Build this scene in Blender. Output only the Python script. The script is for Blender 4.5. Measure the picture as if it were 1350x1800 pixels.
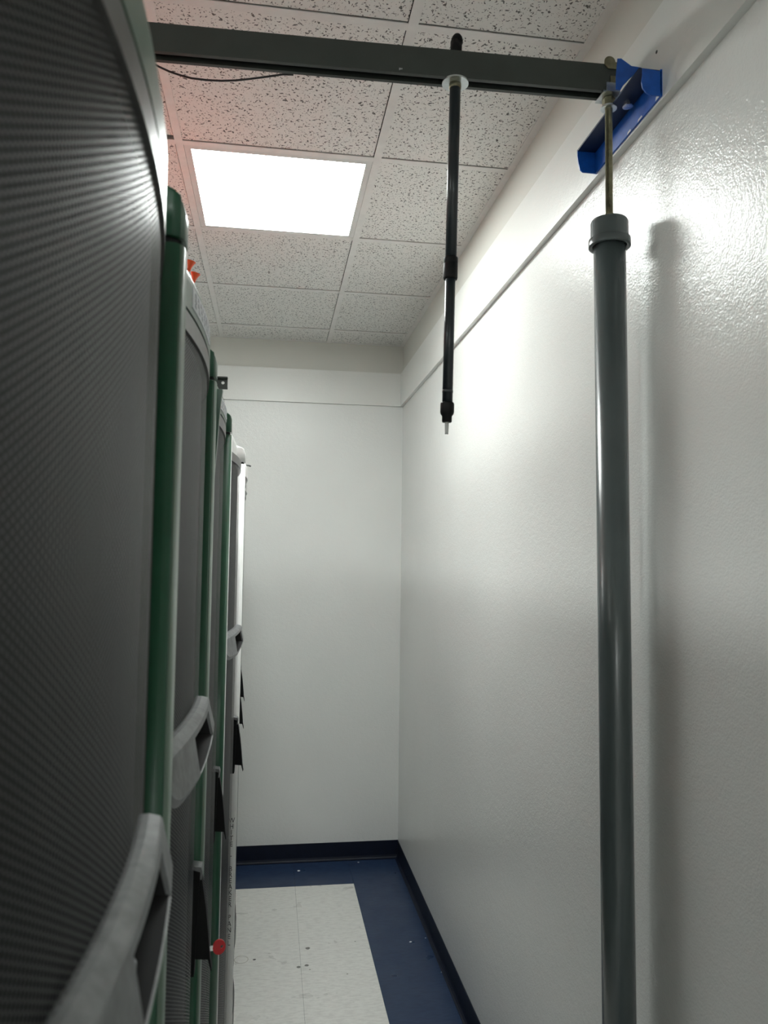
import bpy, math, random
import numpy as np
from mathutils import Vector, Matrix

# ------------------------------------------------------------------ scene, camera, light
for o in list(bpy.data.objects):
    bpy.data.objects.remove(o, do_unlink=True)
SC = bpy.context.scene
COL = SC.collection
random.seed(7)
rng = np.random.default_rng(5)

CZ = 1.6888                                   # eye height of the photographer
F_PX = 1341.25                                # focal length for an 1800 px tall frame
YAW, PITCH, ROLL = 0.1458, 0.0625, 0.0129


def make_camera():
    cy, sy = math.cos(YAW), math.sin(YAW)
    fwd = Vector((sy * math.cos(PITCH), cy * math.cos(PITCH), math.sin(PITCH)))
    right = Vector((cy, -sy, 0))
    up = right.cross(fwd)
    c, s = math.cos(ROLL), math.sin(ROLL)
    r2 = right * c + up * s
    u2 = up * c - right * s
    cam = bpy.data.cameras.new('camera')
    cam.sensor_fit = 'VERTICAL'
    cam.sensor_height = 36.0
    cam.sensor_width = 27.0
    cam.lens = F_PX / 1800 * 36.0
    cam.clip_start = 0.01
    cam.dof.use_dof = True
    cam.dof.focus_distance = 2.6
    cam.dof.aperture_fstop = 9.0
    ob = bpy.data.objects.new('camera', cam)
    COL.objects.link(ob)
    m = Matrix((r2, u2, -fwd)).transposed().to_4x4()
    m.translation = (0, 0, CZ)
    ob.matrix_world = m
    SC.camera = ob


make_camera()

SC.view_settings.view_transform = 'Standard'
SC.view_settings.look = 'None'
SC.view_settings.gamma = 1.0
SC.view_settings.use_curve_mapping = False
SC.view_settings.exposure = 0.0
LAMP_STRENGTH = 31.5                          # ceiling panels, the only lights of the room

w = bpy.data.worlds.new('world')
SC.world = w
w.use_nodes = True
w.node_tree.nodes['Background'].inputs[0].default_value = (0.8, 0.85, 0.9, 1)
w.node_tree.nodes['Background'].inputs[1].default_value = 0.0

# ------------------------------------------------------------------ helpers


def empty(name, loc=(0, 0, 0), rz=0.0):
    o = bpy.data.objects.new(name, None)
    COL.objects.link(o)
    o.empty_display_size = 0.05
    o.location = loc
    o.rotation_euler = (0, 0, rz)
    return o


def tag(o, label=None, cat=None, group=None, kind=None):
    if label: o['label'] = label
    if cat: o['category'] = cat
    if group: o['group'] = group
    if kind: o['kind'] = kind
    return o


def link(name, me, mat=None, parent=None, loc=None):
    o = bpy.data.objects.new(name, me)
    COL.objects.link(o)
    if mat is not None:
        if len(me.materials) == 0:
            me.materials.append(mat)
        elif me.materials[0] is not mat:
            o.material_slots[0].link = 'OBJECT'
            o.material_slots[0].material = mat
    if parent is not None:
        o.parent = parent
    if loc is not None:
        o.location = loc
    return o


class MB:
    """collects verts and faces for one mesh"""

    def __init__(s):
        s.v = []
        s.f = []
        s.sm = []

    def add(s, vs, fs, smooth=False):
        b = len(s.v)
        s.v += [tuple(p) for p in vs]
        for f in fs:
            s.f.append(tuple(b + i for i in f))
            s.sm.append(smooth)

    def box(s, x0, x1, y0, y1, z0, z1):
        vs = [(x, y, z) for x in (x0, x1) for y in (y0, y1) for z in (z0, z1)]
        s.add(vs, [(0, 1, 3, 2), (4, 6, 7, 5), (0, 4, 5, 1), (2, 3, 7, 6), (0, 2, 6, 4), (1, 5, 7, 3)])

    def loops(s, loops, closed=True, caps=True, smooth=False):
        """skin a list of equal-length rings"""
        n = len(loops[0])
        b = len(s.v)
        for L in loops:
            s.v += [tuple(p) for p in L]
        m = n if closed else n - 1
        for k in range(len(loops) - 1):
            for i in range(m):
                j = (i + 1) % n
                s.f.append((b + k * n + i, b + k * n + j, b + (k + 1) * n + j, b + (k + 1) * n + i))
                s.sm.append(smooth)
        if caps:
            s.f.append(tuple(b + i for i in reversed(range(n))))
            s.sm.append(False)
            e = b + (len(loops) - 1) * n
            s.f.append(tuple(e + i for i in range(n)))
            s.sm.append(False)

    def lathe(s, prof, axis=((0, 0, 0), (0, 0, 1)), n=32, smooth=True, caps=True):
        """prof: list of (radius, distance along axis)"""
        a = Vector(axis[0])
        d = Vector(axis[1]).normalized()
        t = Vector((1, 0, 0)) if abs(d.x) < .9 else Vector((0, 1, 0))
        u = d.cross(t).normalized()
        w_ = d.cross(u)
        L = []
        for r, h in prof:
            L.append([a + d * h + (u * math.cos(2 * math.pi * i / n) + w_ * math.sin(2 * math.pi * i / n)) * r
                      for i in range(n)])
        s.loops(L, True, caps, smooth)

    def tube(s, pts, r, n=10, smooth=True):
        pts = [Vector(p) for p in pts]
        L = []
        for i, p in enumerate(pts):
            d = (pts[min(i + 1, len(pts) - 1)] - pts[max(i - 1, 0)]).normalized()
            t = Vector((0, 1, 0)) if abs(d.y) < .9 else Vector((0, 0, 1))
            u = d.cross(t).normalized()
            w_ = d.cross(u)
            L.append([p + (u * math.cos(2 * math.pi * k / n) + w_ * math.sin(2 * math.pi * k / n)) * r for k in range(n)])
        s.loops(L, True, True, smooth)

    def mesh(s, name, mat=None, fix=True):
        me = bpy.data.meshes.new(name)
        me.from_pydata(s.v, [], s.f)
        me.polygons.foreach_set('use_smooth', s.sm)
        if fix:
            import bmesh
            bm = bmesh.new()
            bm.from_mesh(me)
            bmesh.ops.recalc_face_normals(bm, faces=bm.faces)
            bm.to_mesh(me)
            bm.free()
        me.update()
        if mat: me.materials.append(mat)
        return me

    def build(s, name, mat, parent=None, loc=None, fix=True, bevel=0.0):
        o = link(name, s.mesh(name, mat, fix), None, parent, loc)
        if bevel:
            b = o.modifiers.new('bevel', 'BEVEL')
            b.width = bevel
            b.segments = 2
            b.limit_method = 'ANGLE'
        return o


# ------------------------------------------------------------------ materials
def mat_base(name, col, rough=0.5, metal=0.0, spec=0.5, coat=0.0):
    m = bpy.data.materials.new(name)
    m.use_nodes = True
    nt = m.node_tree
    b = nt.nodes['Principled BSDF']
    b.inputs['Base Color'].default_value = (*col, 1)
    b.inputs['Roughness'].default_value = rough
    b.inputs['Metallic'].default_value = metal
    b.inputs['Specular IOR Level'].default_value = spec
    b.inputs['Coat Weight'].default_value = coat
    b.inputs['Coat Roughness'].default_value = 0.2
    return m, nt, b


def coords(nt, space='Object', scale=(1, 1, 1), rot=(0, 0, 0)):
    if space == 'World':
        g = nt.nodes.new('ShaderNodeNewGeometry')
        src = g.outputs['Position']
    else:
        g = nt.nodes.new('ShaderNodeTexCoord')
        src = g.outputs[space]
    mp = nt.nodes.new('ShaderNodeMapping')
    mp.inputs['Scale'].default_value = scale
    mp.inputs['Rotation'].default_value = rot
    nt.links.new(src, mp.inputs['Vector'])
    return mp.outputs['Vector']


def noise(nt, vec, scale, detail=3, rough=0.5):
    n = nt.nodes.new('ShaderNodeTexNoise')
    n.inputs['Scale'].default_value = scale
    n.inputs['Detail'].default_value = detail
    n.inputs['Roughness'].default_value = rough
    nt.links.new(vec, n.inputs['Vector'])
    return n


def ramp(nt, fac, stops):
    r = nt.nodes.new('ShaderNodeValToRGB')
    e = r.color_ramp.elements
    while len(e) < len(stops): e.new(0.5)
    for el, (p, c) in zip(e, stops):
        el.position = p
        el.color = (*c, 1) if len(c) == 3 else c
    nt.links.new(fac, r.inputs['Fac'])
    return r.outputs['Color']


def bump(nt, b, height, strength, dist):
    n = nt.nodes.new('ShaderNodeBump')
    n.inputs['Strength'].default_value = strength
    n.inputs['Distance'].default_value = dist
    nt.links.new(height, n.inputs['Height'])
    nt.links.new(n.outputs['Normal'], b.inputs['Normal'])
    return n


def mixcol(nt, fac, a, b_):
    m = nt.nodes.new('ShaderNodeMix')
    m.data_type = 'RGBA'
    for sock, v in ((m.inputs[0], fac), (m.inputs[6], a), (m.inputs[7], b_)):
        if hasattr(v, 'is_linked') or hasattr(v, 'links'):
            nt.links.new(v, sock)
        elif isinstance(v, (int, float)):
            sock.default_value = v
        else:
            sock.default_value = (*v, 1)
    return m.outputs[2]


def simple(name, col, rough=0.5, metal=0.0, spec=0.5, var=0.12, nscale=30, coat=0.0, bmp=0.0, bscale=300, bdist=0.0005):
    """one paint with a little uneven tone"""
    m, nt, b = mat_base(name, col, rough, metal, spec, coat)
    v = coords(nt, 'Object')
    n = noise(nt, v, nscale, 4)
    lo = tuple(c * (1 - var) for c in col)
    hi = tuple(min(1, c * (1 + var)) for c in col)
    nt.links.new(ramp(nt, n.outputs['Fac'], [(0.3, lo), (0.7, hi)]), b.inputs['Base Color'])
    if bmp:
        n2 = noise(nt, v, bscale, 2)
        bump(nt, b, n2.outputs['Fac'], bmp, bdist)
    return m


def wall_paint(name, col, rough, peel, scale):
    m, nt, b = mat_base(name, col, rough, 0, 0.5)
    v = coords(nt, 'World')
    n = noise(nt, v, 1.7, 4)
    lo = tuple(c * 0.955 for c in col)
    nt.links.new(ramp(nt, n.outputs['Fac'], [(0.35, lo), (0.65, col)]), b.inputs['Base Color'])
    n2 = noise(nt, v, scale, 2.5, 0.55)
    n3 = noise(nt, v, scale * 0.22, 2, 0.5)
    ad = nt.nodes.new('ShaderNodeMath')
    ad.operation = 'ADD'
    nt.links.new(n2.outputs['Fac'], ad.inputs[0])
    nt.links.new(n3.outputs['Fac'], ad.inputs[1])
    bump(nt, b, ad.outputs[0], peel, 0.0009)
    return m


def acoustic():
    m, nt, b = mat_base('fissured_tile', (0.7, 0.69, 0.66), 0.95, 0, 0.2)
    v = coords(nt, 'World')
    wob = noise(nt, v, 55, 2)
    vm = nt.nodes.new('ShaderNodeVectorMath')
    vm.operation = 'MULTIPLY_ADD'
    nt.links.new(wob.outputs['Color'], vm.inputs[0])
    vm.inputs[1].default_value = (0.022, 0.022, 0.0)
    nt.links.new(v, vm.inputs[2])
    masks = []
    for sc, st, rot, th in ((44, (1, 1.9, 1), 0.5, 0.105), (50, (1.9, 1, 1), 0.25, 0.10), (105, (1, 1.25, 1), 0.0, 0.085)):
        mp = nt.nodes.new('ShaderNodeMapping')
        mp.inputs['Scale'].default_value = st
        mp.inputs['Rotation'].default_value = (0, 0, rot)
        nt.links.new(vm.outputs[0], mp.inputs['Vector'])
        vo = nt.nodes.new('ShaderNodeTexVoronoi')
        vo.voronoi_dimensions = '2D'
        vo.inputs['Scale'].default_value = sc
        nt.links.new(mp.outputs['Vector'], vo.inputs['Vector'])
        # random size per cell
        sp = nt.nodes.new('ShaderNodeSeparateColor')
        nt.links.new(vo.outputs['Color'], sp.inputs[0])
        mu = nt.nodes.new('ShaderNodeMath')
        mu.operation = 'MULTIPLY'
        nt.links.new(sp.outputs[0], mu.inputs[0])
        mu.inputs[1].default_value = th * 1.9
        lt = nt.nodes.new('ShaderNodeMath')
        lt.operation = 'LESS_THAN'
        nt.links.new(vo.outputs['Distance'], lt.inputs[0])
        nt.links.new(mu.outputs[0], lt.inputs[1])
        masks.append(lt.outputs[0])
    mx = masks[0]
    for k in masks[1:]:
        a = nt.nodes.new('ShaderNodeMath')
        a.operation = 'MAXIMUM'
        nt.links.new(mx, a.inputs[0])
        nt.links.new(k, a.inputs[1])
        mx = a.outputs[0]
    c = mixcol(nt, mx, (0.83, 0.82, 0.79), (0.16, 0.155, 0.15))
    nt.links.new(c, b.inputs['Base Color'])
    inv = nt.nodes.new('ShaderNodeMath')
    inv.operation = 'SUBTRACT'
    inv.inputs[0].default_value = 1
    nt.links.new(mx, inv.inputs[1])
    bump(nt, b, inv.outputs[0], 0.5, 0.002)
    return m


def vinyl(name, base, streak, amount, rough, fleck, th):
    m, nt, b = mat_base(name, base, rough, 0, 0.5)
    v = coords(nt, 'World', (1, 3.6, 1))
    n = noise(nt, v, 26, 5, 0.65)
    c1 = ramp(nt, n.outputs['Fac'], [(0.36, streak), (0.36 + amount, base)])
    v2 = coords(nt, 'World', (1, 4.0, 1))
    n2 = noise(nt, v2, 62, 3, 0.6)
    f2 = ramp(nt, n2.outputs['Fac'], [(th, (0, 0, 0)), (th + .13, (1, 1, 1))])
    dark = tuple(c * fleck for c in base)
    nt.links.new(mixcol(nt, f2, c1, dark), b.inputs['Base Color'])
    n3 = noise(nt, coords(nt, 'World'), 8, 3)
    r3 = ramp(nt, n3.outputs['Fac'], [(0.3, (rough * .8,) * 3), (0.7, (min(1, rough * 1.25),) * 3)])
    nt.links.new(r3, b.inputs['Roughness'])
    return m


def glow():
    m = bpy.data.materials.new('lamp_diffuser')
    m.use_nodes = True
    nt = m.node_tree
    nt.nodes.remove(nt.nodes['Principled BSDF'])
    e = nt.nodes.new('ShaderNodeEmission')
    e.inputs[0].default_value = (0.955, 1.0, 0.97, 1)
    e.inputs[1].default_value = LAMP_STRENGTH
    nt.links.new(e.outputs[0], nt.nodes['Material Output'].inputs[0])
    return m


def metal_brushed(name, col, rough, scale=(1, 60, 60)):
    m, nt, b = mat_base(name, col, rough, 1.0)
    n = noise(nt, coords(nt, 'Object', scale), 40, 3)
    nt.links.new(ramp(nt, n.outputs['Fac'], [(0.3, (rough * .7,) * 3), (0.7, (min(1, rough * 1.3),) * 3)]), b.inputs['Roughness'])
    return m


M = {}
M['wall'] = wall_paint('white_semi_gloss', (0.80, 0.807, 0.785), 0.24, 0.9, 230)
M['board'] = wall_paint('white_board_paint', (0.80, 0.805, 0.775), 0.30, 0.5, 230)
M['upper'] = wall_paint('upper_wall_cream', (0.69, 0.685, 0.635), 0.6, 0.06, 150)  # top strip of the wall, slightly darker and creamier than below
M['tile'] = acoustic()
M['tee'] = simple('tee_white', (0.80, 0.785, 0.76), 0.5, var=0.04)
M['plenum'] = simple('plenum_dark', (0.02, 0.02, 0.02), 0.9)
M['white_vct'] = vinyl('white_vinyl', (0.82, 0.815, 0.78), (0.70, 0.69, 0.66), 0.2, 0.32, 0.80, 0.62)
M['blue_vct'] = vinyl('blue_vinyl', (0.022, 0.046, 0.105), (0.015, 0.030, 0.080), 0.22, 0.34, 0.9, 0.80)
M['slab'] = simple('floor_adhesive', (0.05, 0.05, 0.045), 0.8)
M['cove'] = simple('navy_rubber', (0.003, 0.006, 0.018), 0.5, var=0.2, spec=0.3)
M['lamp'] = glow()
M['lamp_frame'] = simple('lamp_frame_white', (0.72, 0.72, 0.70), 0.4, var=0.03)
M['green'] = simple('rack_green', (0.016, 0.080, 0.042), 0.30, var=0.08, spec=0.5)
M['green_grey'] = simple('rack_green_grey', (0.12, 0.175, 0.135), 0.34, var=0.06, spec=0.5)  # header paint; on corner trims the lighter tone carries the lamp's glancing light
M['white_rack'] = simple('rack_white', (0.74, 0.74, 0.73), 0.3, var=0.03)
M['dark_rack'] = simple('rack_charcoal', (0.05, 0.052, 0.055), 0.4)
M['bezel'] = simple('door_grey', (0.125, 0.12, 0.118), 0.36, var=0.06, metal=0.3)
M['perf'] = simple('perforated_steel', (0.105, 0.108, 0.110), 0.36, metal=0.9, var=0.05)
M['handle_grey'] = simple('handle_grey', (0.17, 0.175, 0.18), 0.42, var=0.22, nscale=70, bmp=0.25, bscale=180)
M['black'] = simple('black_plastic', (0.0025, 0.0025, 0.003), 0.55, spec=0.25)
M['black_matte'] = simple('black_rubber', (0.004, 0.004, 0.005), 0.8)
M['chrome'] = metal_brushed('bright_steel', (0.75, 0.75, 0.76), 0.22)
M['dark_steel'] = metal_brushed('dull_steel', (0.30, 0.31, 0.32), 0.35)
M['zinc'] = metal_brushed('zinc_plate', (0.72, 0.76, 0.76), 0.34)
M['brass_zinc'] = simple('yellow_zinc', (0.24, 0.225, 0.15), 0.38, metal=0.85, var=0.3, nscale=60)
M['strut'] = simple('strut_grey', (0.042, 0.049, 0.044), 0.45, var=0.10, nscale=14)
M['pvc'] = simple('conduit_grey', (0.080, 0.098, 0.100), 0.26, var=0.08, nscale=8)
M['pipe'] = simple('dark_pipe', (0.016, 0.022, 0.026), 0.32, var=0.15)
M['blue'] = simple('blue_paint', (0.004, 0.088, 0.44), 0.42, var=0.15, nscale=60, bmp=0.2, bscale=160, bdist=0.001)
M['navy'] = simple('blue_in_shade', (0.004, 0.016, 0.06), 0.5)  # bracket blue darkened: shade under the flange put into the colour
M['red'] = simple('red_plastic', (0.55, 0.006, 0.012), 0.3)
M['orange'] = simple('orange_duct', (0.85, 0.11, 0.03), 0.4, var=0.08)
M['paper'] = simple('paper_label', (0.78, 0.79, 0.82), 0.6, var=0.03)
M['ink'] = simple('ink', (0.02, 0.02, 0.022), 0.6)
M['faint_ink'] = simple('faint_ink', (0.50, 0.51, 0.54), 0.6)
M['stain_grey'] = simple('grey_spot', (0.20, 0.20, 0.185), 0.5)
M['stain_black'] = simple('black_spot', (0.03, 0.03, 0.03), 0.5)
M['stain_ring'] = simple('ring_mark', (0.42, 0.40, 0.35), 0.5)
M['cable'] = simple('cable_black', (0.006, 0.006, 0.007), 0.45)
M['clear'] = simple('pale_wire', (0.55, 0.56, 0.55), 0.25)

# ------------------------------------------------------------------ room dimensions (metres)
T = 0.6096
XR, YB, HC = 0.749, 4.393, CZ + 1.2627        # right wall, back wall, ceiling
XL, YF = -3.35, -3.0                          # left and front wall, out of the picture
GX, GY = 0.3042, 1.7095                       # a crossing of the ceiling grid
Z_BAND, Z_TRIM = CZ + 1.0954, CZ + 0.901      # board round the room: top and bottom edge
BT = 0.0165                                   # its thickness


def struct(name, mb, mat, parent=None):
    o = mb.build(name, mat, parent)
    if parent is None: o['kind'] = 'structure'
    return o


# floor: slab with vinyl tiles
mb = MB()
mb.box(XL - .1, XR + .1, YF - .1, YB + .1, -0.12, -0.004)
floor = struct('floor', mb, M['slab'])
V = 0.3048
XS, YS = 0.464, 4.0717                        # corner where the pale field meets the blue border
tile_cache = {}


def floor_tile(x0, x1, y0, y1, mat):
    gx, gy = 0.0005, 0.00012
    key = (round(x1 - x0, 3), round(y1 - y0, 3), mat)
    if key not in tile_cache:
        q = MB()
        a, b_ = (x1 - x0) / 2 - gx, (y1 - y0) / 2 - gy
        q.box(-a, a, -b_, b_, -0.004, 0.0)
        tile_cache[key] = q.mesh('floor_tile', M[mat])
    link('floor_tile', tile_cache[key], None, floor, ((x0 + x1) / 2, (y0 + y1) / 2, 0))


xs_cols = [XS - V * k for k in range(0, 5)]
rows = [YS - V * k for k in range(0, 15)]
for j in range(len(rows) - 1):
    y1, y0 = rows[j], rows[j + 1]
    for i in range(len(xs_cols) - 1):
        floor_tile(xs_cols[i + 1], xs_cols[i], y0, y1, 'white_vct')
    floor_tile(XS, XR, y0, y1, 'blue_vct')
for i in range(len(xs_cols) - 1):
    floor_tile(xs_cols[i + 1], xs_cols[i], YS, YB, 'blue_vct')
floor_tile(XS, XR, YS, YB, 'blue_vct')
# plain rest of the floor outside the aisle
mb = MB()
mb.box(XL, xs_cols[-1] - .001, YF, YB, -0.004, -0.0002)
mb.box(xs_cols[-1] - .001, XR, YF, rows[-1] - .001, -0.004, -0.0002)
mb.build('floor_sheet', M['white_vct'], floor)


def blot(name, x, y, r, mat, seed, sx=1.0):
    rr = random.Random(seed)
    n = 14
    q = MB()
    a = [(x + sx * r * (0.8 + 0.35 * rr.random()) * math.cos(2 * math.pi * i / n),
          y + r * (0.8 + 0.35 * rr.random()) * math.sin(2 * math.pi * i / n)) for i in range(n)]
    q.loops([[(px, py, -0.0001) for px, py in a], [(px, py, 0.0004) for px, py in a]])
    q.build(name, M[mat], floor)


blot('stain', 0.1945, 3.435, 0.0105, 'stain_grey', 1)
blot('stain', 0.1832, 3.2956, 0.0085, 'stain_grey', 2)
blot('stain', 0.1499, 3.2863, 0.0085, 'stain_grey', 3)
blot('stain', 0.195, 3.262, 0.004, 'stain_ring', 4)
blot('stain', -0.0332, 3.3676, 0.0055, 'stain_black', 5, 1.25)
blot('stain', 0.405, 3.47, 0.003, 'stain_grey', 6)
blot('stain', 0.345, 3.21, 0.004, 'stain_ring', 7)
mb = MB()                                      # pencilled ring
n = 40
for (ri, ro) in ((0.0275, 0.0295),):
    L = []
    for rad, z in ((ri, -.0001), (ri, .0004), (ro, .0004), (ro, -.0001)):
        L.append([(-0.0877 + rad * math.cos(2 * math.pi * i / n), 3.374 + rad * 1.05 * math.sin(2 * math.pi * i / n), z) for i in range(n)])
    mb.loops(L, True, False)
mb.build('ring_mark', M['stain_ring'], floor)
for k, (x, y, s, lab) in enumerate((
        (0.1847, 4.2667, 0.010, 'pale paint chip on the blue border by the back wall, beyond the tile seam'),
        (0.5193, 4.3462, 0.006, 'tiny white chip against the back baseboard near the corner'),
        (0.649, 3.4349, 0.007, 'curled white chip on the blue border away from the side baseboard'),
        (0.7213, 3.4621, 0.004, 'white crumb beside the side baseboard, farther of the two'),
        (0.7297, 3.1756, 0.004, 'white crumb beside the side baseboard, nearer of the two'))):
    q = MB()
    a = [(s * (0.7 + .5 * random.random()) * math.cos(t * 1.047), s * .7 * (0.7 + .5 * random.random()) * math.sin(t * 1.047)) for t in range(6)]
    q.loops([[(u, v_, 0) for u, v_ in a], [(u * .8, v_ * .8, s * .25) for u, v_ in a]])
    tag(q.build('paint_chip', M['paper'], None, (min(x, XR - 0.016), y, 0.0003)), lab, 'debris', 'paint chips on the floor')

# walls


def wall_box(name, x0, x1, y0, y1, z0, z1, mat, parent=None):
    q = MB()
    q.box(x0, x1, y0, y1, z0, z1)
    return struct(name, q, mat, parent)


HT = HC + 0.35
wr = wall_box('wall_right', XR, XR + .12, YF - .12, YB + .12, -.1, Z_BAND, M['wall'])
wall_box('upper_wall', XR, XR + .12, YF - .12, YB + .12, Z_BAND, HT, M['upper'], wr)
wb = wall_box('wall_back', XL - .12, XR, YB, YB + .12, -.1, Z_BAND, M['wall'])
wall_box('upper_wall', XL - .12, XR, YB, YB + .12, Z_BAND, HT, M['upper'], wb)
wall_box('wall_left', XL - .12, XL, YF - .12, YB, -.1, HT, M['wall'])
wall_box('wall_front', XL, XR, YF - .12, YF, -.1, HT, M['wall'])
t1 = wall_box('trim_1', XR - BT, XR, YF, YB, Z_TRIM, Z_BAND, M['board'])
t2 = wall_box('trim_2', XL, XR - BT, YB - BT * .8, YB, Z_TRIM, Z_BAND, M['board'])

q = MB()
q.lathe([(.0035, 0), (.003, .001), (.001, .0014)], ((XR - BT, 1.357, 2.698), (-1, 0, 0)), 12)
q.build('screw', M['stain_black'], t1)

# cove base


def cove(name, p0, p1, nrm):
    """profile swept from p0 to p1; nrm points into the room"""
    prof = [(0, 0.098), (0.0028, 0.0975), (0.0032, 0.020), (0.006, 0.010), (0.012, 0.0042), (0.0185, 0.0026), (0.0185, 0.0), (0, 0)]
    q = MB()
    L = []
    for p in (p0, p1):
        L.append([(p[0] + nrm[0] * d, p[1] + nrm[1] * d, z) for d, z in prof])
    q.loops(L, True, True)
    return struct(name, q, M['cove'])


cove('baseboard_right', (XR, YF, 0), (XR, YB, 0), (-1, 0))
cove('baseboard_back', (XL, YB, 0), (XR, YB, 0), (0, -1))

# ceiling: dark plenum, tees and tiles, every one a piece
mb = MB()
mb.box(XL - .12, XR + .12, YF - .12, YB + .12, HT, HT + .1)
ceil = struct('ceiling', mb, M['plenum'])
xg = [GX + k * T for k in range(-6, 1)]
yg = [GY + k * T for k in range(-7, 5)]
FL = 0.012


def tee(x0, x1, y0, y1, dz=0.0):
    q = MB()
    q.box(x0, x1, y0, y1, HC - 0.0022 + dz, HC + 0.0 + dz)
    if x1 - x0 < y1 - y0:
        c = (x0 + x1) / 2
        q.box(c - .001, c + .001, y0, y1, HC + dz, HC + .03)
    else:
        c = (y0 + y1) / 2
        q.box(x0, x1, c - .001, c + .001, HC + dz, HC + .03)
    q.build('ceiling_tee', M['tee'], ceil)


for x in xg:
    tee(x - FL, x + FL, YF, YB - .001)
xb = [XL] + xg + [XR]
yb = [YF] + yg + [YB]
for y in yg:
    for i in range(len(xb) - 1):
        a = xb[i] + (FL if i else 0)
        c = xb[i + 1] - (FL if i < len(xb) - 2 else 0)
        if c - a > .01: tee(a, c, y - FL, y + FL, 0.0004)
tee(XR - .022, XR, YF, YB, 0.0006)            # wall angles
tee(XL, XR - .022, YB - .022, YB, 0.0006)
tee(XL, XL + .022, YF, YB - .022, 0.0006)
tee(XL + .022, XR - .022, YF, YF + .022, 0.0006)

lamp_cells = {(0.0, 2.624), (-1.83, 2.624), (-1.83, 0.186), (0.0, -2.25)}


def is_lamp(xm, ym):
    return any(abs(xm - a) < .2 and abs(ym - b_) < .2 for a, b_ in lamp_cells)


ct_cache = {}
for i in range(len(xb) - 1):
    for j in range(len(yb) - 1):
        x0, x1, y0, y1 = xb[i] + .003, xb[i + 1] - FL - .0020, yb[j] + .003, yb[j + 1] - FL - .0026
        xm, ym = (x0 + x1) / 2, (y0 + y1) / 2
        if is_lamp(xm, ym): continue
        k = (round(x1 - x0, 3), round(y1 - y0, 3))
        if k not in ct_cache:
            q = MB()
            q.box(-(x1 - x0) / 2, (x1 - x0) / 2, -(y1 - y0) / 2, (y1 - y0) / 2, 0, .016)
            ct_cache[k] = q.mesh('ceiling_tile', M['tile'])
        dy = 0.0
        if abs(xm + .61) < .1 and abs(ym - (GY + T * .5)) < .1: dy = -0.018      # one tile sits askew
        link('ceiling_tile', ct_cache[k], None, ceil, (xm, ym + dy, HC + 0.0012))


def troffer(xc, yc, label):
    root = empty('ceiling_light', (xc, yc, HC))
    tag(root, label, 'light', 'square ceiling lights')
    a = T / 2 - FL - .0005
    q = MB()
    for (x0, x1, y0, y1) in ((-a, a, -a, -a + .022), (-a, a, a - .014, a), (-a, -a + .02, -a + .022, a - .014), (a - .02, a, -a + .022, a - .014)):
        q.box(x0, x1, y0, y1, -0.0008, .03)
    q.build('frame', M['lamp_frame'], root)
    q = MB()
    q.box(-a + .02, a - .02, -a + .022, a - .014, .006, .010)
    q.build('diffuser', M['lamp'], root)
    q = MB()
    q.box(-a, a, -a, a, .032, .08)
    q.build('housing', M['lamp_frame'], root)


troffer(GX - T / 2, GY + 1.5 * T, 'glowing square ceiling light panel above the aisle')
troffer(GX - 3.5 * T, GY + 1.5 * T, 'square ceiling light over the row behind the racks, level with the aisle light')
troffer(GX - 3.5 * T, GY - 2.5 * T, 'square ceiling light over the row behind the racks, nearer the front wall')
troffer(GX - T / 2, GY - 6.5 * T, 'square ceiling light far behind the camera')

# ------------------------------------------------------------------ racks
W = 0.603
BOWR = 1.35
BOW0 = 0.000


def bow(y):
    return BOW0 - (y - W / 2) ** 2 / (2 * BOWR)


Z_JOINT = CZ + 0.318
Z_TOP = CZ + 0.380
Z_DOOR = CZ + 0.2965                          # lower edge of the header
Z_MESH = CZ + 0.270
Z_BOT = 0.085


def arc(cx, cy, r, a0, a1, n):
    return [(cx + r * math.cos(a0 + (a1 - a0) * i / n), cy + r * math.sin(a0 + (a1 - a0) * i / n)) for i in range(n + 1)]


def section_side(am=-math.pi / 4):
    return [(-.075, 0.0015), (-.012, 0.0015)] + arc(-.013, .0155, .014, -math.pi / 2, am, 4)[1:] + [(-.0075, .016), (-.075, .016)]


def section_corner(am=-math.pi / 4):
    return [(-.0074, .0162)] + arc(-.013, .0155, .014, am + .02, 0, 4) + arc(-.009, .036, .010, 0, math.pi / 2, 4) + [(-.03, .046), (-.03, .0162)]


def post(section, z0, z1, dome=False):
    q = MB()
    if not dome:
        q.loops([[(x, y, z0) for x, y in section], [(x, y, z1) for x, y in section]], True, True, True)
    else:
        L = []
        hs = [z0, z1 - .022, z1 - .018, z1 - .014, z1 - .0105, z1 - .0075, z1 - .004, z1]
        lim = [1, 1, -.0004, -.0016, -.0040, -.0085, -.016, -.030]
        for z, l in zip(hs, lim):
            L.append([(min(x, l + 0.0) if l < 1 else x, y, z) for x, y in section])
        q.loops(L, True, True, True)
    return q


def sweep(prof_fn, ys):
    """prof_fn(y) -> ring of (x,z)"""
    q = MB()
    q.loops([[(x, y, z) for x, z in prof_fn(y)] for y in ys], True, True, False)
    return q


YS_ = [0.048 + (W - 0.052) * i / 20 for i in range(21)]


def header_prof(y):
    b_ = bow(y) - .013 * max(0, (y - (W - .13)) / .126) ** 2
    pts = [(b_ - .03, Z_DOOR), (b_, Z_DOOR), (b_, Z_TOP - .050), (b_ - .002, Z_TOP - .040), (b_ - .007, Z_TOP - .029),
           (b_ - .016, Z_TOP - .017), (b_ - .030, Z_TOP - .007), (b_ - .055, Z_TOP), (b_ - .075, Z_TOP), (b_ - .075, Z_DOOR)]
    return pts


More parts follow.
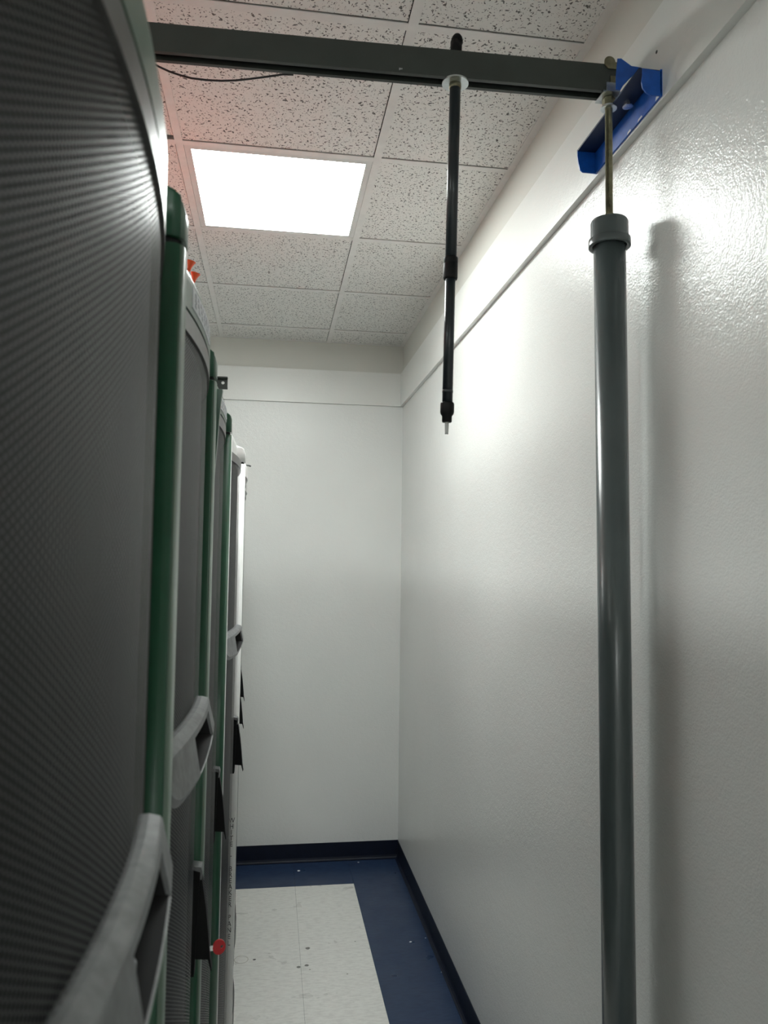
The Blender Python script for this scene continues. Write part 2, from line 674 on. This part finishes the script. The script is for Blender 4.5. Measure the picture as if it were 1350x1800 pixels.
def hexsheet():
    """bowed steel sheet with honeycomb holes, one shared mesh"""
    p = 0.0046
    colw = p * math.sqrt(3) / 2
    y0, y1, z0, z1 = 0.068, W - 0.018, Z_BOT + .03, Z_MESH
    nc = int((y1 - y0) / colw)
    nr = int((z1 - z0) / p)
    cy = y0 + (np.arange(nc) + .5) * colw
    cz = z0 + (np.arange(nr) + .5) * p
    CY, CZZ = np.meshgrid(cy, cz)
    CZZ = CZZ + (np.arange(nc)[None, :] % 2) * p / 2
    cy, cz = CY.ravel(), CZZ.ravel()
    N = len(cy)
    ang = np.radians(60 * np.arange(6))
    ro = p / math.sqrt(3)
    ri = ro * 0.78
    dy, dz = np.cos(ang), np.sin(ang)
    vs = np.zeros((N, 12, 3), np.float32)
    for k, (r, dep) in enumerate(((ro, 0), (ri, 0))):
        yy = cy[:, None] + r * dy[None]
        zz = cz[:, None] + r * dz[None]
        vs[:, k * 6:(k + 1) * 6, 0] = BOW0 - (yy - W / 2) ** 2 / (2 * BOWR) + dep - .0035
        vs[:, k * 6:(k + 1) * 6, 1] = yy
        vs[:, k * 6:(k + 1) * 6, 2] = zz
    i = np.arange(6)
    j = (i + 1) % 6
    q1 = np.stack([i, j, 6 + j, 6 + i], 1)
    quads = q1
    idx = (quads[None] + 12 * np.arange(N)[:, None, None]).reshape(-1).astype(np.int32)
    nf = len(idx) // 4
    me = bpy.data.meshes.new('perforated_panel')
    me.vertices.add(N * 12)
    me.vertices.foreach_set('co', vs.reshape(-1))
    me.loops.add(len(idx))
    me.loops.foreach_set('vertex_index', idx)
    me.polygons.add(nf)
    me.polygons.foreach_set('loop_start', np.arange(0, nf * 4, 4, dtype=np.int32))
    me.update(calc_edges=True)
    me.materials.append(M['perf'])
    return me


def rim():
    """grey door bezel: four bowed strips round the perforated panel"""
    q = MB()

    def strip(y0, y1, z0, z1, n):
        ys = [y0 + (y1 - y0) * i / n for i in range(n + 1)]
        q.loops([[(bow(y) - .012, y, z0), (bow(y), y, z0), (bow(y), y, z1), (bow(y) - .012, y, z1)] for y in ys], True, True)
    strip(0.049, W - .004, Z_MESH - .001, Z_DOOR - .004, 18)
    strip(0.049, W - .004, Z_BOT, Z_BOT + .032, 18)
    strip(0.049, 0.070, Z_BOT + .032, Z_MESH - .001, 3)
    strip(W - .020, W - .004, Z_BOT + .032, Z_MESH - .001, 3)
    return q




def pull_bar(y0, y1):
    """bowed pull: bevelled top, rounded near end, recess towards its far end"""
    r0, r1 = y1 - .185, y1 - .045
    ys = [y0 + .03 * (i / 8) ** 2 for i in range(8)] + [y0 + .03 + (y1 - y0 - .03) * i / 20 for i in range(21)]
    ys = [y for y in ys if abs(y - r0) > .003 and abs(y - r1) > .003]
    full = [(y, r0 < y < r1) for y in ys] + [(r0, False), (r0 + .0005, True), (r1 - .0005, True), (r1, False)]
    full.sort()
    q = MB()
    L = []
    for y, inn in full:
        b_ = bow(y)
        u = (y - y0) / (y1 - y0)
        e = max(0.0, 1 - (y - y0) / .045)
        arc_ = 1 - math.sqrt(max(0, 1 - e * e))
        pr = 0.0215 - .006 * arc_
        hi_b = 1.484 + .004 * u - .006 * arc_
        hi_f = 1.472 + .012 * u - .014 * arc_
        low = 1.417 + .030 * arc_ + .022 * max(0, u - .45) / .55
        t0, t1_ = hi_f - .007, low + .009
        if t1_ > t0 - .002: t1_ = t0 - .002
        d = -.026 if inn else 0.0
        fx = lambda z: b_ + .0125 * pr / .0215 + (pr - .0125 * pr / .0215) * min(1, (hi_f - z) / (hi_f - low - .008))
        di = b_ - .0035 if inn else None
        L.append([(b_ - .006, y, hi_b), (b_ + .002, y, hi_b), (b_ + .0105 * pr / .0215, y, hi_f + .002), (fx(hi_f), y, hi_f), (fx(t0), y, t0),
                  (di if inn else fx(t0) - .0002, y, t0 - .0002), (di if inn else fx(t1_) - .0002, y, t1_ + .0002), (fx(t1_), y, t1_), (b_ + pr - .004, y, low), (b_ - .006, y, low)])
    q.loops(L, True, True)
    return q


def recess_liner(y1):
    """black tray lining the recess: back, floor and roof"""
    q = MB()
    ys = [y1 - .1835 + .137 * i / 8 for i in range(9)]
    L = []
    for y in ys:
        u = (y - .058) / (y1 - .058)
        t0, t1_ = 1.465 + .012 * u, 1.426 + .022 * max(0, u - .45) / .55
        b_ = bow(y)
        L.append([(b_ - .0030, y, t1_ + .0004), (b_ + .0195, y, t1_ + .0004), (b_ + .0195, y, t1_ + .0012), (b_ - .0018, y, t1_ + .0012),
                  (b_ - .0018, y, t0 - .0012), (b_ + .0115, y, t0 - .0012), (b_ + .0115, y, t0 - .0004), (b_ - .0030, y, t0 - .0004)])
    for k in ((0, 1, 2, 3), (0, 3, 4, 7), (4, 5, 6, 7)):      # concave section: three slabs
        q.loops([[r_[i] for i in k] for r_ in L])
    for y, r_ in ((ys[0], L[0]), (ys[-1], L[-1])):
        q.loops([[(x, y + dy, z) for x, z in ((r_[3][0], r_[3][2]), (r_[1][0] - .002, r_[2][2]), (r_[5][0] - .002, r_[5][2]), (r_[4][0], r_[4][2]))] for dy in (-.0004, .0004)])
    return q


def latch_tab(y1):
    q = MB()
    q.loops([[(bow(y) - .0018, y, 1.436), (bow(y) + x1, y, 1.438), (bow(y) + x1, y, 1.448), (bow(y) - .0018, y, 1.456)]
             for y, x1 in ((y1 - .165, .003), (y1 - .158, .009), (y1 - .145, .009), (y1 - .138, .003))])
    return q


def swing_base():
    q = MB()
    y0, y1 = W - .034, W - .009
    b_ = -.030
    z = [1.165, 1.150, 1.02, 0.994]
    pr = [(b_, 1.166), (-.010, 1.162), (-.0115, 1.148), (-.0155, 1.02), (-.0165, .993), (b_, .993)]
    q.loops([[(x, y, zz) for x, zz in pr] for y in (y0, y1)])
    return q


def swing_lever():
    q = MB()
    y0, y1 = W - .031, W - .012
    pr = [(-.0088, 1.148), (-.0045, 1.150), (.0035, 1.10), (.0085, 1.055), (.0115, 1.022), (.0150, 1.000), (.0138, .9985), (.0085, 1.018),
          (-.0130, 1.020)]
    q.loops([[(x - .003, y, zz) for x, zz in pr] for y in (y0, y1)])
    return q


def swing_top():
    q = MB()
    y0, y1 = W - .0345, W - .0085
    pr = [(-.024, 1.1725), (-.0090, 1.1700), (-.0070, 1.163), (-.0080, 1.1495), (-.0104, 1.1500), (-.0104, 1.1622), (-.024, 1.1666)]
    q.loops([[(x, y, zz) for x, zz in pr] for y in (y0, y1)])
    return q


MESH = {}
for kk, am in (('', -math.pi / 4), ('_thin', -.22)):
    MESH['side' + kk] = post(section_side(am), 0.05, Z_JOINT).mesh('side_trim')
    MESH['corner' + kk] = post(section_corner(am), 0.05, Z_JOINT).mesh('corner_trim')
    MESH['side_cap' + kk] = post(section_side(am), Z_JOINT + .007, Z_TOP, True).mesh('side_cap')
    MESH['corner_cap' + kk] = post(section_corner(am), Z_JOINT + .007, Z_TOP - .004, True).mesh('corner_cap')
MESH['seal'] = post([(-.075, .005), (-.014, .005), (-.0065, .009), (-.004, .016), (-.004, .036), (-.010, .042), (-.075, .042)], Z_JOINT - .002, Z_JOINT + .009).mesh('joint_seal')
MESH['header'] = sweep(header_prof, YS_).mesh('header')
MESH['rim'] = rim().mesh('door')
MESH['perf'] = hexsheet()
for kk, ye in (('short', .375), ('long', .46)):
    MESH['bar' + kk] = pull_bar(.058, ye).mesh('pull_bar')
    MESH['liner' + kk] = recess_liner(ye).mesh('handle_recess')
    MESH['latch' + kk] = latch_tab(ye).mesh('latch')
MESH['sbase'] = swing_base().mesh('swing_handle')
MESH['slever'] = swing_lever().mesh('swing_lever')
MESH['stop'] = swing_top().mesh('swing_hood')
q = MB()
q.box(-.98, -.062, .003, W - .003, .05, Z_TOP - .012)
MESH['body'] = q.mesh('cabinet_body')
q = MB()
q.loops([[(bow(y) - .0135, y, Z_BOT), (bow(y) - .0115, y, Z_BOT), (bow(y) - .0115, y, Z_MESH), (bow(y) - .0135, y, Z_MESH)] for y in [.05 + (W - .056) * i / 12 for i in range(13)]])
MESH['inside'] = q.mesh('dark_backing')
q = MB()
q.box(-.95, -.045, .01, W - .01, .0, .05)
MESH['plinth'] = q.mesh('plinth')
q = MB()
for z0 in (.012,):
    q.loops([[(bow(y) - .03, y, z0), (bow(y) - .003, y, z0), (bow(y) - .003, y, Z_BOT - .006), (bow(y) - .03, y, Z_BOT - .006)] for y in YS_])
MESH['kick'] = q.mesh('kick_plate')


def rack(x, y, label, side, corner, header, door_rot=0.0, bar='short', swing=True, k=''):
    r = empty('server_rack', (x, y, 0))
    tag(r, label, 'server rack', 'racks in the row')
    link('cabinet_body', MESH['body'], M['dark_rack'], r)
    link('plinth', MESH['plinth'], M['black_matte'], r)
    link('kick_plate', MESH['kick'], M['dark_rack'], r)
    link('side_trim', MESH['side' + k], M[side], r)
    link('corner_trim', MESH['corner' + k], M[corner], r)
    link('side_cap', MESH['side_cap' + k], M[side], r)
    link('corner_cap', MESH['corner_cap' + k], M[corner], r)
    link('joint_seal', MESH['seal'], M['black_matte'], r)
    link('header', MESH['header'], M[header], r)
    d = link('door', MESH['rim'], M['bezel'], r)
    c, s_ = math.cos(door_rot), math.sin(door_rot)      # the door swings on its near edge
    hx, hy = -.02, .049
    d.rotation_euler = (0, 0, door_rot)
    d.location = (hx - c * hx + s_ * hy, hy - s_ * hx - c * hy, 0)
    link('perforated_panel', MESH['perf'], None, d)['kind'] = 'stuff'
    link('dark_backing', MESH['inside'], M['black_matte'], d)  # black sheet added behind the holes for the darkness inside the rack
    if bar:
        link('pull_bar', MESH['bar' + bar], M['handle_grey'], d)
        link('handle_recess', MESH['liner' + bar], M['black_matte'], d)
        link('latch', MESH['latch' + bar], M['dark_steel'], d)
    if swing:
        link('swing_handle', MESH['sbase'], M['black'], d)
        link('swing_lever', MESH['slever'], M['black'], d)
        link('swing_hood', MESH['stop'], M['handle_grey'], d)
    return r


r1 = rack(-0.083, 0.172, 'nearest server rack with dark perforated door filling the left edge', 'green', 'green_grey', 'green_grey', bar='long')
r2 = rack(-0.0955, 0.775, 'green server rack with a red key in its black swing handle', 'green', 'green_grey', 'green_grey')
r3 = rack(-0.106, 1.379, 'green server rack with a loose dark green trim flap at its top', 'green', 'green_grey', 'green_grey', bar='')
r4 = rack(-0.109, 1.988, 'white-fronted server rack with dark mesh door and grey pull, beyond the green racks', 'green', 'white_rack', 'white_rack', door_rot=math.radians(-2.4), k='_thin')
r5 = rack(-0.095, 2.612, 'white rack with breaker panel lettering down its side trim', 'white_rack', 'white_rack', 'white_rack', door_rot=math.radians(1.3), bar='')
r6 = rack(-0.115, 3.217, 'dark rack at the far end of the row nearest the back wall', 'dark_rack', 'dark_rack', 'white_rack', door_rot=math.radians(1.0), bar='')


def lettering(parent):
    slots = []
    for word, top, step in (('WHITE', .834, .0190), ('-', .722, .019), ('BREAKER', .679, .0189), ('PANEL', .525, .0203)):
        slots += [(c, top - k * step) for k, c in enumerate(word)]
    for ch, z in slots:
        mb_ = MB()
        if ch:
            cu = bpy.data.curves.new('letter', 'FONT')
            cu.body = ch
            cu.align_x = 'CENTER'
            cu.size = 0.0228
            cu.extrude = 0.0002
            cu.resolution_u = 2
            ob = bpy.data.objects.new('letter', cu)
            COL.objects.link(ob)
            bpy.context.view_layer.update()
            me = bpy.data.meshes.new_from_object(ob.evaluated_get(bpy.context.evaluated_depsgraph_get()))
            vs = []
            for v in me.vertices:
                lx = -0.0142 + v.co.x * .82
                ly = .0015 if lx < -.013 else .0155 - math.sqrt(max(0, .014 ** 2 - (lx + .013) ** 2))
                vs.append((lx, ly - .0003 - v.co.z, z - 0.0155 + v.co.y))
            mb_.add(vs, [tuple(p.vertices) for p in me.polygons])
            bpy.data.objects.remove(ob)
            bpy.data.meshes.remove(me)
            bpy.data.curves.remove(cu)
            mb_.build('letter', M['ink'], parent)


lettering(r5)


def sticker(parent, y0, y1, z0, z1, lab):
    q = MB()
    ys = [y0 + (y1 - y0) * i / 8 for i in range(9)]
    q.loops([[(bow(y) - .001, y, z0), (bow(y) + .0012, y, z0), (bow(y) + .0012, y, z1), (bow(y) - .001, y, z1)] for y in ys])
    o = q.build('label_sticker', M['paper'], parent)
    o['label'] = lab
    q = MB()
    rr = random.Random(3)
    for k in range(3):
        zc = z1 - (z1 - z0) * (.25 + .25 * k)
        y = y0 + .012
        while y < y1 - .02:
            l = rr.uniform(.008, .02)
            q.box(bow(y + l / 2) + .0008, bow(y + l / 2) + .0016, y, y + l, zc - .0022, zc + .0022)
            y += l + rr.uniform(.004, .010)
    q.build('print', M['faint_ink'], o)


sticker(r2, 0.165, 0.335, Z_DOOR + .0085, Z_DOOR + .034, 'white printed sticker')
sticker(r3, 0.20, 0.36, Z_DOOR + .0085, Z_DOOR + .034, 'white printed sticker')

# loose trim flap on the third rack: a folded strip leaning out at its top
q = MB()
fl = [(-.045, 2.0035), (.010, 2.0005), (.0068, 1.97), (-.002, 1.826), (-.045, 1.82)]
q.loops([[(x, y, z) for x, z in fl] for y in (.050, .066)])
q.build('trim_flap', M['green'], r3)['label'] = 'loose dark green trim leaning out at the top'

# red key in the lock of rack two
key = empty('lock_key', (-0.0832, 1.3605, 1.030))
tag(key, 'red-headed key stuck in the lower black swing handle', 'key')
q = MB()
n = 24
ring_o = [(0.0105 + .0108 * math.cos(2 * math.pi * i / n), .0122 * math.sin(2 * math.pi * i / n)) for i in range(n)]
ring_i = [(0.0150 + .0024 * math.cos(2 * math.pi * i / n), .0030 * math.sin(2 * math.pi * i / n)) for i in range(n)]
L = [[(x, -.0017, z) for x, z in ring_i], [(x, -.0017, z) for x, z in ring_o], [(x, .0017, z) for x, z in ring_o], [(x, .0017, z) for x, z in ring_i], [(x, -.0017, z) for x, z in ring_i]]
q.loops(L, True, False)
q.build('key_head', M['red'], key)
q = MB()
q.box(-.012, .002, -.0011, .0011, -.0042, .0042)
q.build('key_blade', M['chrome'], key)
key.rotation_euler = (0, 0, math.radians(14))

# angle bracket resting on rack three and a small hook on the fifth
br = empty('angle_bracket', (-0.11, 1.80, Z_TOP))
tag(br, 'small grey steel angle bracket with one hole, lying on top of a green rack', 'bracket')
q = MB()
a = 0.0315
hole = (-.0105, .0285, .0038)
n = 16
ho = [(hole[0] + hole[2] * math.cos(2 * math.pi * i / n), hole[1] + hole[2] * math.sin(2 * math.pi * i / n)) for i in range(n)]
x0_, x1_, z0_, z1_ = -.10, 0.0005, .0135, .0405


def onrect(i):
    c, s = math.cos(2 * math.pi * i / n), math.sin(2 * math.pi * i / n)
    k = 1 / max(abs(c), abs(s))
    return (hole[0] + max(-1, min(1, c * k)) * .0105, hole[1] + max(-1, min(1, s * k)) * .0105)


re = [onrect(i) for i in range(n)]
L = [[(x, 0, z) for x, z in ho], [(x, 0, z) for x, z in re], [(x, .003, z) for x, z in re], [(x, .003, z) for x, z in ho], [(x, 0, z) for x, z in ho]]
q.loops(L, True, False)
q.box(x0_, hole[0] - .0105, 0, .003, 0.0, z1_)
q.box(hole[0] - .0105, x1_, 0, .003, hole[1] + .0105, z1_)
q.box(hole[0] - .0105, x1_, 0, .003, z0_, hole[1] - .0105)
q.build('upright_leg', M['strut'], br)
q = MB()
q.box(x0_, x1_, -.012, .0, z1_ - .003, z1_)
q.build('top_leg', M['strut'], br)
hk = empty('wire_hook', (-0.103, 3.19, Z_TOP))
tag(hk, 'tiny dark hook sticking out from the top of the far white rack', 'hook')
q = MB()
q.tube([(-.06, 0, .0035), (-.01, 0, .0035), (.003, 0, .0025), (.012, 0, -.001)], .0034, 8)
q.build('hook_arm', M['strut'], hk)
q = MB()
q.lathe([(.005, 0), (.005, .006)], ((-.05, 0, -.0005), (0, 0, 1)), 12)
q.build('hook_foot', M['strut'], hk)

# orange raceway lying on the racks, with two flared outlets
rc = empty('fibre_raceway', (-.52, 1.9, 2.40))
tag(rc, 'orange plastic cable raceway with two flared outlets hung above the racks', 'cable raceway')
q = MB()
wq, hq, t_ = .085, .07, .004
for (x0, x1, z0, z1) in ((-wq, wq, 0, t_), (-wq, -wq + t_, t_, hq), (wq - t_, wq, t_, hq)):
    q.box(x0, x1, -.85, .90, z0, z1)
q.build('trough', M['orange'], rc)
q = MB()
q.box(-wq - .004, wq + .004, -.85, .90, hq, hq + .004)
q.build('cover', M['orange'], rc)
for yy in (-.6, .5):
    q = MB()
    q.lathe([(.005, hq), (.005, HC - 2.40)], ((-.02, yy, 0), (0, 0, 1)), 12)
    q.build('hanger', M['zinc'], rc)
for (px_, pz_) in ((-.2215, 2.4515), (-.2115, 2.4280)):
    tip = Vector((px_ + .52, .1 + (px_ + .2115) * 2, pz_ - 2.40))
    ax = Vector((.22, -.05, 1.0)).normalized()
    q = MB()
    prof = [(.0045, -.024), (.0050, -.018), (.0068, -.012), (.0100, -.005), (.0126, -.001), (.0128, 0.0), (.0118, -.0006), (.0085, -.005), (.0055, -.012), (.0030, -.020)]
    q.lathe(prof, (tip, ax), 24, True, True)
    e_ = tip - ax * .022
    q.tube([(wq - .002, tip.y, .02), (wq + .06, tip.y, .008), tuple(e_ - Vector((.03, 0, .016))), tuple(e_ - Vector((.010, 0, .010))), tuple(e_)], .0048, 10)
    q.build('flared_outlet', M['orange'], rc)

# ------------------------------------------------------------------ overhead strut with its fittings


def beam_pt(x):
    """front lower edge of the strut at a given x"""
    return 1.452 - 0.0548 * (x - .67), 2.6712 - 0.0183 * (x - .67)


beam = empty('strut_beam', (0, 0, 0))
tag(beam, 'dark grey steel strut channel spanning the aisle below the ceiling', 'strut beam')
BH, BD = 0.0585, 0.0355


def beam_sweep(prof, xs):
    q_ = MB()
    L_ = []
    for x in xs:
        y, z = beam_pt(x)
        L_.append([(x, y + a_, z + b2) for a_, b2 in prof])
    q_.loops(L_, True, True)
    return q_


lip = .0085
th = .0026
cprof = [(0, 0), (lip, 0), (lip, .008), (lip - .002, .008), (lip - .002, th), (th, th), (th, BH - th), (BD - th, BH - th), (BD - th, th), (BD - lip + .002, th),
         (BD - lip + .002, .008), (BD - lip, .008), (BD - lip, 0), (BD, 0), (BD, BH), (0, BH)]
# the profile is concave: build it as separate walls
q = MB()
xs2 = (-1.3, .700)


def wall_of(q_, a0, a1, b0, b1):
    L_ = []
    for x in xs2:
        y, z = beam_pt(x)
        L_.append([(x, y + a0, z + b0), (x, y + a1, z + b0), (x, y + a1, z + b1), (x, y + a0, z + b1)])
    q_.loops(L_, True, True)


wall_of(q, 0, th, .0, BH)
wall_of(q, BD - th, BD, 0, BH)
wall_of(q, th, BD - th, BH - th, BH)
q.build('channel', M['strut'], beam)
q = MB()
wall_of(q, th, lip, 0, th)
wall_of(q, lip - .002, lip, th, .009)
wall_of(q, -.0006, .0, .0, .0065)
q.build('front_lip', M['strut'], beam)
q = MB()
wall_of(q, BD - lip, BD - th, 0, th)
wall_of(q, BD - lip, BD - lip + .002, th, .009)
q.build('rear_lip', M['strut'], beam)
q = MB()                                       # scuffed paint
y, z = beam_pt(.2385)
for k in range(3):
    q.box(.236 + k * .0025, .2375 + k * .0025, y - .0009, y + .0004, z + .005 + .001 * k, z + .0095)
q.build('scuff', M['faint_ink'], beam)

# hanger rods over the rack row that carry the left end of the strut
for x in (-0.62, -1.15):
    y, z = beam_pt(x)
    rd = empty('hanger_rod', (x, y + BD / 2, 0))
    tag(rd, 'threaded hanger rod between ceiling and strut, %s the rack fronts' % ('just behind' if x > -1 else 'farther behind'), 'rod')
    q = MB()
    q.lathe([(.005, z + BH - .02), (.005, HC)], ((0, 0, 0), (0, 0, 1)), 12)
    q.build('rod', M['zinc'], rd)
    q = MB()
    q.lathe([(.010, z + BH), (.010, z + BH + .008)], ((0, 0, 0), (0, 0, 1)), 6, False)
    q.build('nut', M['zinc'], rd)

# black telescoping tube hung through the strut
XP = 0.356
yp, zp = beam_pt(XP)
yp += BD / 2
pole = empty('drop_tube', (XP, yp, zp))
tag(pole, 'thin black telescoping tube hanging down from the strut', 'tube')
AX = Vector((-0.0172, 0, -1)).normalized()
org = Vector((0, 0, 0))


def on_pole(name, prof, mat, n=28, smooth=True):
    q_ = MB()
    q_.lathe(prof, (org, AX), n, smooth)
    q_.build(name, M[mat], pole)


on_pole('upper_section', [(.0115, .004), (.0115, .376)], 'pipe')
on_pole('lower_section', [(.0105, .395), (.0105, .672)], 'pipe')
on_pole('collar', [(.0112, .371), (.0142, .3715), (.0146, .374), (.0146, .383), (.0140, .384), (.0146, .385), (.0146, .4135), (.0138, .4165), (.0106, .417)], 'black')
on_pole('clamp_ring', [(.0106, .645), (.0112, .646), (.0112, .650), (.0106, .651)], 'pipe')
on_pole('end_fitting', [(.0108, .670), (.0130, .6705), (.0140, .6735), (.0140, .6905), (.0128, .6945), (.0100, .6985), (.0100, .7085), (.0092, .7105)], 'black')
on_pole('wire_end', [(.0042, .706), (.0040, .720), (.0036, .733), (.0036, .7345)], 'clear', 14)
on_pole('washer', [(.0275, -.0005), (.0275, .0026)], 'zinc', 40, False)
on_pole('lock_ring', [(.0118, .0026), (.0125, .003), (.0125, .0125), (.0118, .013)], 'brass_zinc')
on_pole('top_plug', [(.0120, -BH - .030), (.0122, -BH - .001)], 'black')
q = MB()
q.lathe([(.0122, BH + .028), (.0122, BH + .034), (.0105, BH + .040), (.0070, BH + .045), (.0015, BH + .047)], ((0.0016, 0, 0), (0.0172, 0, 1)), 24)
q.build('top_dome', M['black'], pole)

# grey conduit post with threaded rod, carrying the strut by the wall
XQ = 0.6835
yq, zq = beam_pt(XQ)
yq += BD / 2
pst = empty('conduit_post', (0.7000, yq, 0))
tag(pst, 'tall grey plastic conduit post standing by the right wall', 'post')
TOPZ = 2.395
PX = XQ - 0.7000                                # the post leans a little


def lean(z):
    return PX * z / TOPZ


def ring(q_, prof, n=40, smooth=True):
    L_ = []
    for r, z in prof:
        L_.append([(lean(z) + r * math.cos(2 * math.pi * i / n), r * math.sin(2 * math.pi * i / n), z) for i in range(n)])
    q_.loops(L_, True, True, smooth)


q = MB()
ring(q, [(.0325, .006), (.0325, 2.37)])
q.build('pipe', M['pvc'], pst)
q = MB()
ring(q, [(.0335, 2.352), (.0335, 2.345), (.0425, 2.3445), (.0428, 2.347), (.0428, 2.3605), (.0395, 2.362), (.0385, 2.3635), (.0385, 2.396), (.036, 2.401), (.012, 2.4025)])
o = q.build('end_cap', M['pvc'], pst)
q = MB()
ring(q, [(.0428, 0.0), (.0428, .03), (.034, .034)], 40, False)
q.build('foot_cap', M['pvc'], pst)
q = MB()
q.lathe([(.0135, 2.401), (.0135, 2.4135)], ((PX, 0, 0), (0, 0, 1)), 6, False)
q.build('lower_nut', M['brass_zinc'], pst)
q = MB()                                        # threaded rod: real ridges
prof = []
z = 2.40
while z < zq + .022:
    prof += [(.0068, z), (.0078, z + .0011)]
    z += .0022
q.lathe(prof, ((PX, 0, 0), (0, 0, 1)), 14, False)
q.build('threaded_rod', M['brass_zinc'], pst)
q = MB()
q.lathe([(.0125, zq - .0235), (.0135, zq - .022), (.0135, zq - .006), (.0125, zq - .0045)], ((PX, 0, 0), (0, 0, 1)), 6, False)
q.build('upper_nut', M['brass_zinc'], pst)
q = MB()
q.lathe([(.0170, zq - .0275), (.0170, zq - .0238)], ((PX, 0, 0), (0, 0, 1)), 24, False)
q.build('flange_washer', M['zinc'], pst)
q = MB()                                        # saddle plate under the strut, bent up at the front
q.box(PX - .021, PX + .017, -BD / 2 - .004, BD / 2 + .004, zq - .0040, zq - .0012)
q.box(PX - .015, PX + .013, -BD / 2 - .0068, -BD / 2 - .0035, zq - .0040, zq + .015)
q.build('saddle_plate', M['zinc'], pst)
q = MB()
q.box(PX - .005, PX + .013, -BD / 2 - .0030, -BD / 2 - .0008, zq + .016, zq + .032)
q.build('clip_tab', M['brass_zinc'], pst)
q = MB()
n = 14
ts = [(PX + .012 * math.cos(math.pi * i / n) - .006, zq + BH + .004 + .0115 * math.sin(math.pi * i / n)) for i in range(n + 1)]
ts = [(PX + .018, zq + BH - .011)] + [(PX + .018, zq + BH + .004)] + ts + [(PX - .018, zq + BH - .002), (PX - .010, zq + BH - .011)]
q.loops([[(x, -BD / 2 - .0030, z) for x, z in ts], [(x, -BD / 2 - .0010, z) for x, z in ts]])
q.build('top_clip', M['brass_zinc'], pst)

# blue wall bracket
bk = empty('wall_bracket', (XR - BT, 1.49, 2.60))
tag(bk, 'blue taped steel bracket bolted to the wall board under the strut end', 'bracket')
Y0, Y1 = -0.154, 0.152
ZB, ZT = -0.005, 0.0445
BW = .047
q = MB()
q.box(-BW, -.004, Y0 + .003, Y1, ZT, ZT + .004)
q.build('flange', M['navy'], bk)
q = MB()
q.box(-.004, 0, Y0, Y1, ZB, ZT + .004)
q.build('back_plate', M['blue'], bk)
for yy in (Y1 - .003, Y0):                      # end caps with a rounded lower corner
    q = MB()
    pr = [(-BW, ZT + .004), (-BW, ZT - .012), (-BW + .002, ZT - .028), (-BW + .006, ZB + .006), (-BW + .011, ZB + .001), (-.033, ZB), (-.004, ZB), (-.004, ZT + .004)]
    if yy == Y0:
        pr = [(-BW + .006, ZT + .002), (-BW + .006, ZT - .012), (-BW + .004, ZT - .026), (-BW + .006, ZT - .038), (-.034, ZB + .0035), (-.020, ZB - .001), (-.004, ZB), (-.002, ZB + .008), (-.002, ZT)]
    q.loops([[(x, yy, z) for x, z in pr], [(x, yy + .003, z) for x, z in pr]])
    q.build('end_cap', M['blue'], bk)
q = MB()                                        # folded tape round the strut end
pr = [(-.0563, .1152), (-.0480, .1165), (-.0256, .1029), (-.004, .102), (-.0084, .0963), (-.0308, .0757), (-.0444, .0598), (-.050, .050), (-.060, .050), (-.0600, .075)]
q.loops([[(x, -.078, z) for x, z in pr], [(x + .001, -.0755, z) for x, z in pr]])
q.build('tape_flap', M['blue'], bk)
q = MB()
q.lathe([(.0105, -.0135), (.0105, -.0115), (.0085, -.0113), (.0085, -.0045), (.0055, -.004), (.0055, 0)], ((-.0225, -.053, ZT + .0005), (0, 0, 1)), 12, False)
q.build('bolt', M['chrome'], bk)
for k, (y, z, h, l) in enumerate(((-.150, .010, .028, .006), (-.150, -.003, .006, .016), (-.08, -.0035, .004, .02), (-.03, -.004, .004, .016))):
    q = MB()
    q.loops([[(-.0046, y, z), (-.0046, y + l, z - h * .2), (-.0046, y + l * .8, z + h * .9), (-.0046, y + l * .1, z + h)],
             [(-.003, y, z), (-.003, y + l, z - h * .2), (-.003, y + l * .8, z + h * .9), (-.003, y + l * .1, z + h)]])
    q.build('torn_edge', M['paper'], bk)

# cable sagging behind the strut
pts = [(-1.3, 1.94, 2.88), (-.9, 1.94, 2.915), (-.55, 1.94, 2.935), (-.40, 1.93, 2.935)]
cps = [(-.3480, 2.9520), (-.3343, 2.9440), (-.3080, 2.9310), (-.2827, 2.9215), (-.2550, 2.9145), (-.2281, 2.9098), (-.1900, 2.9090), (-.1534, 2.9110),
       (-.1170, 2.9160), (-.0810, 2.9240), (-.0400, 2.9340), (.0023, 2.9452)]
q = MB()
q.tube([(x * 1.0, 1.93, z) for x, z in [(-.75, 2.9475), (-.60, 2.9495), (-.45, 2.9490), (-.39, 2.9485)] + [(x, min(z, 2.9475)) for x, z in cps] + [(.03, 2.9475)]], .0026, 8)
tag(q.build('hanging_cable', M['cable'], None), 'thin black cable sagging from the ceiling behind the strut', 'cable')
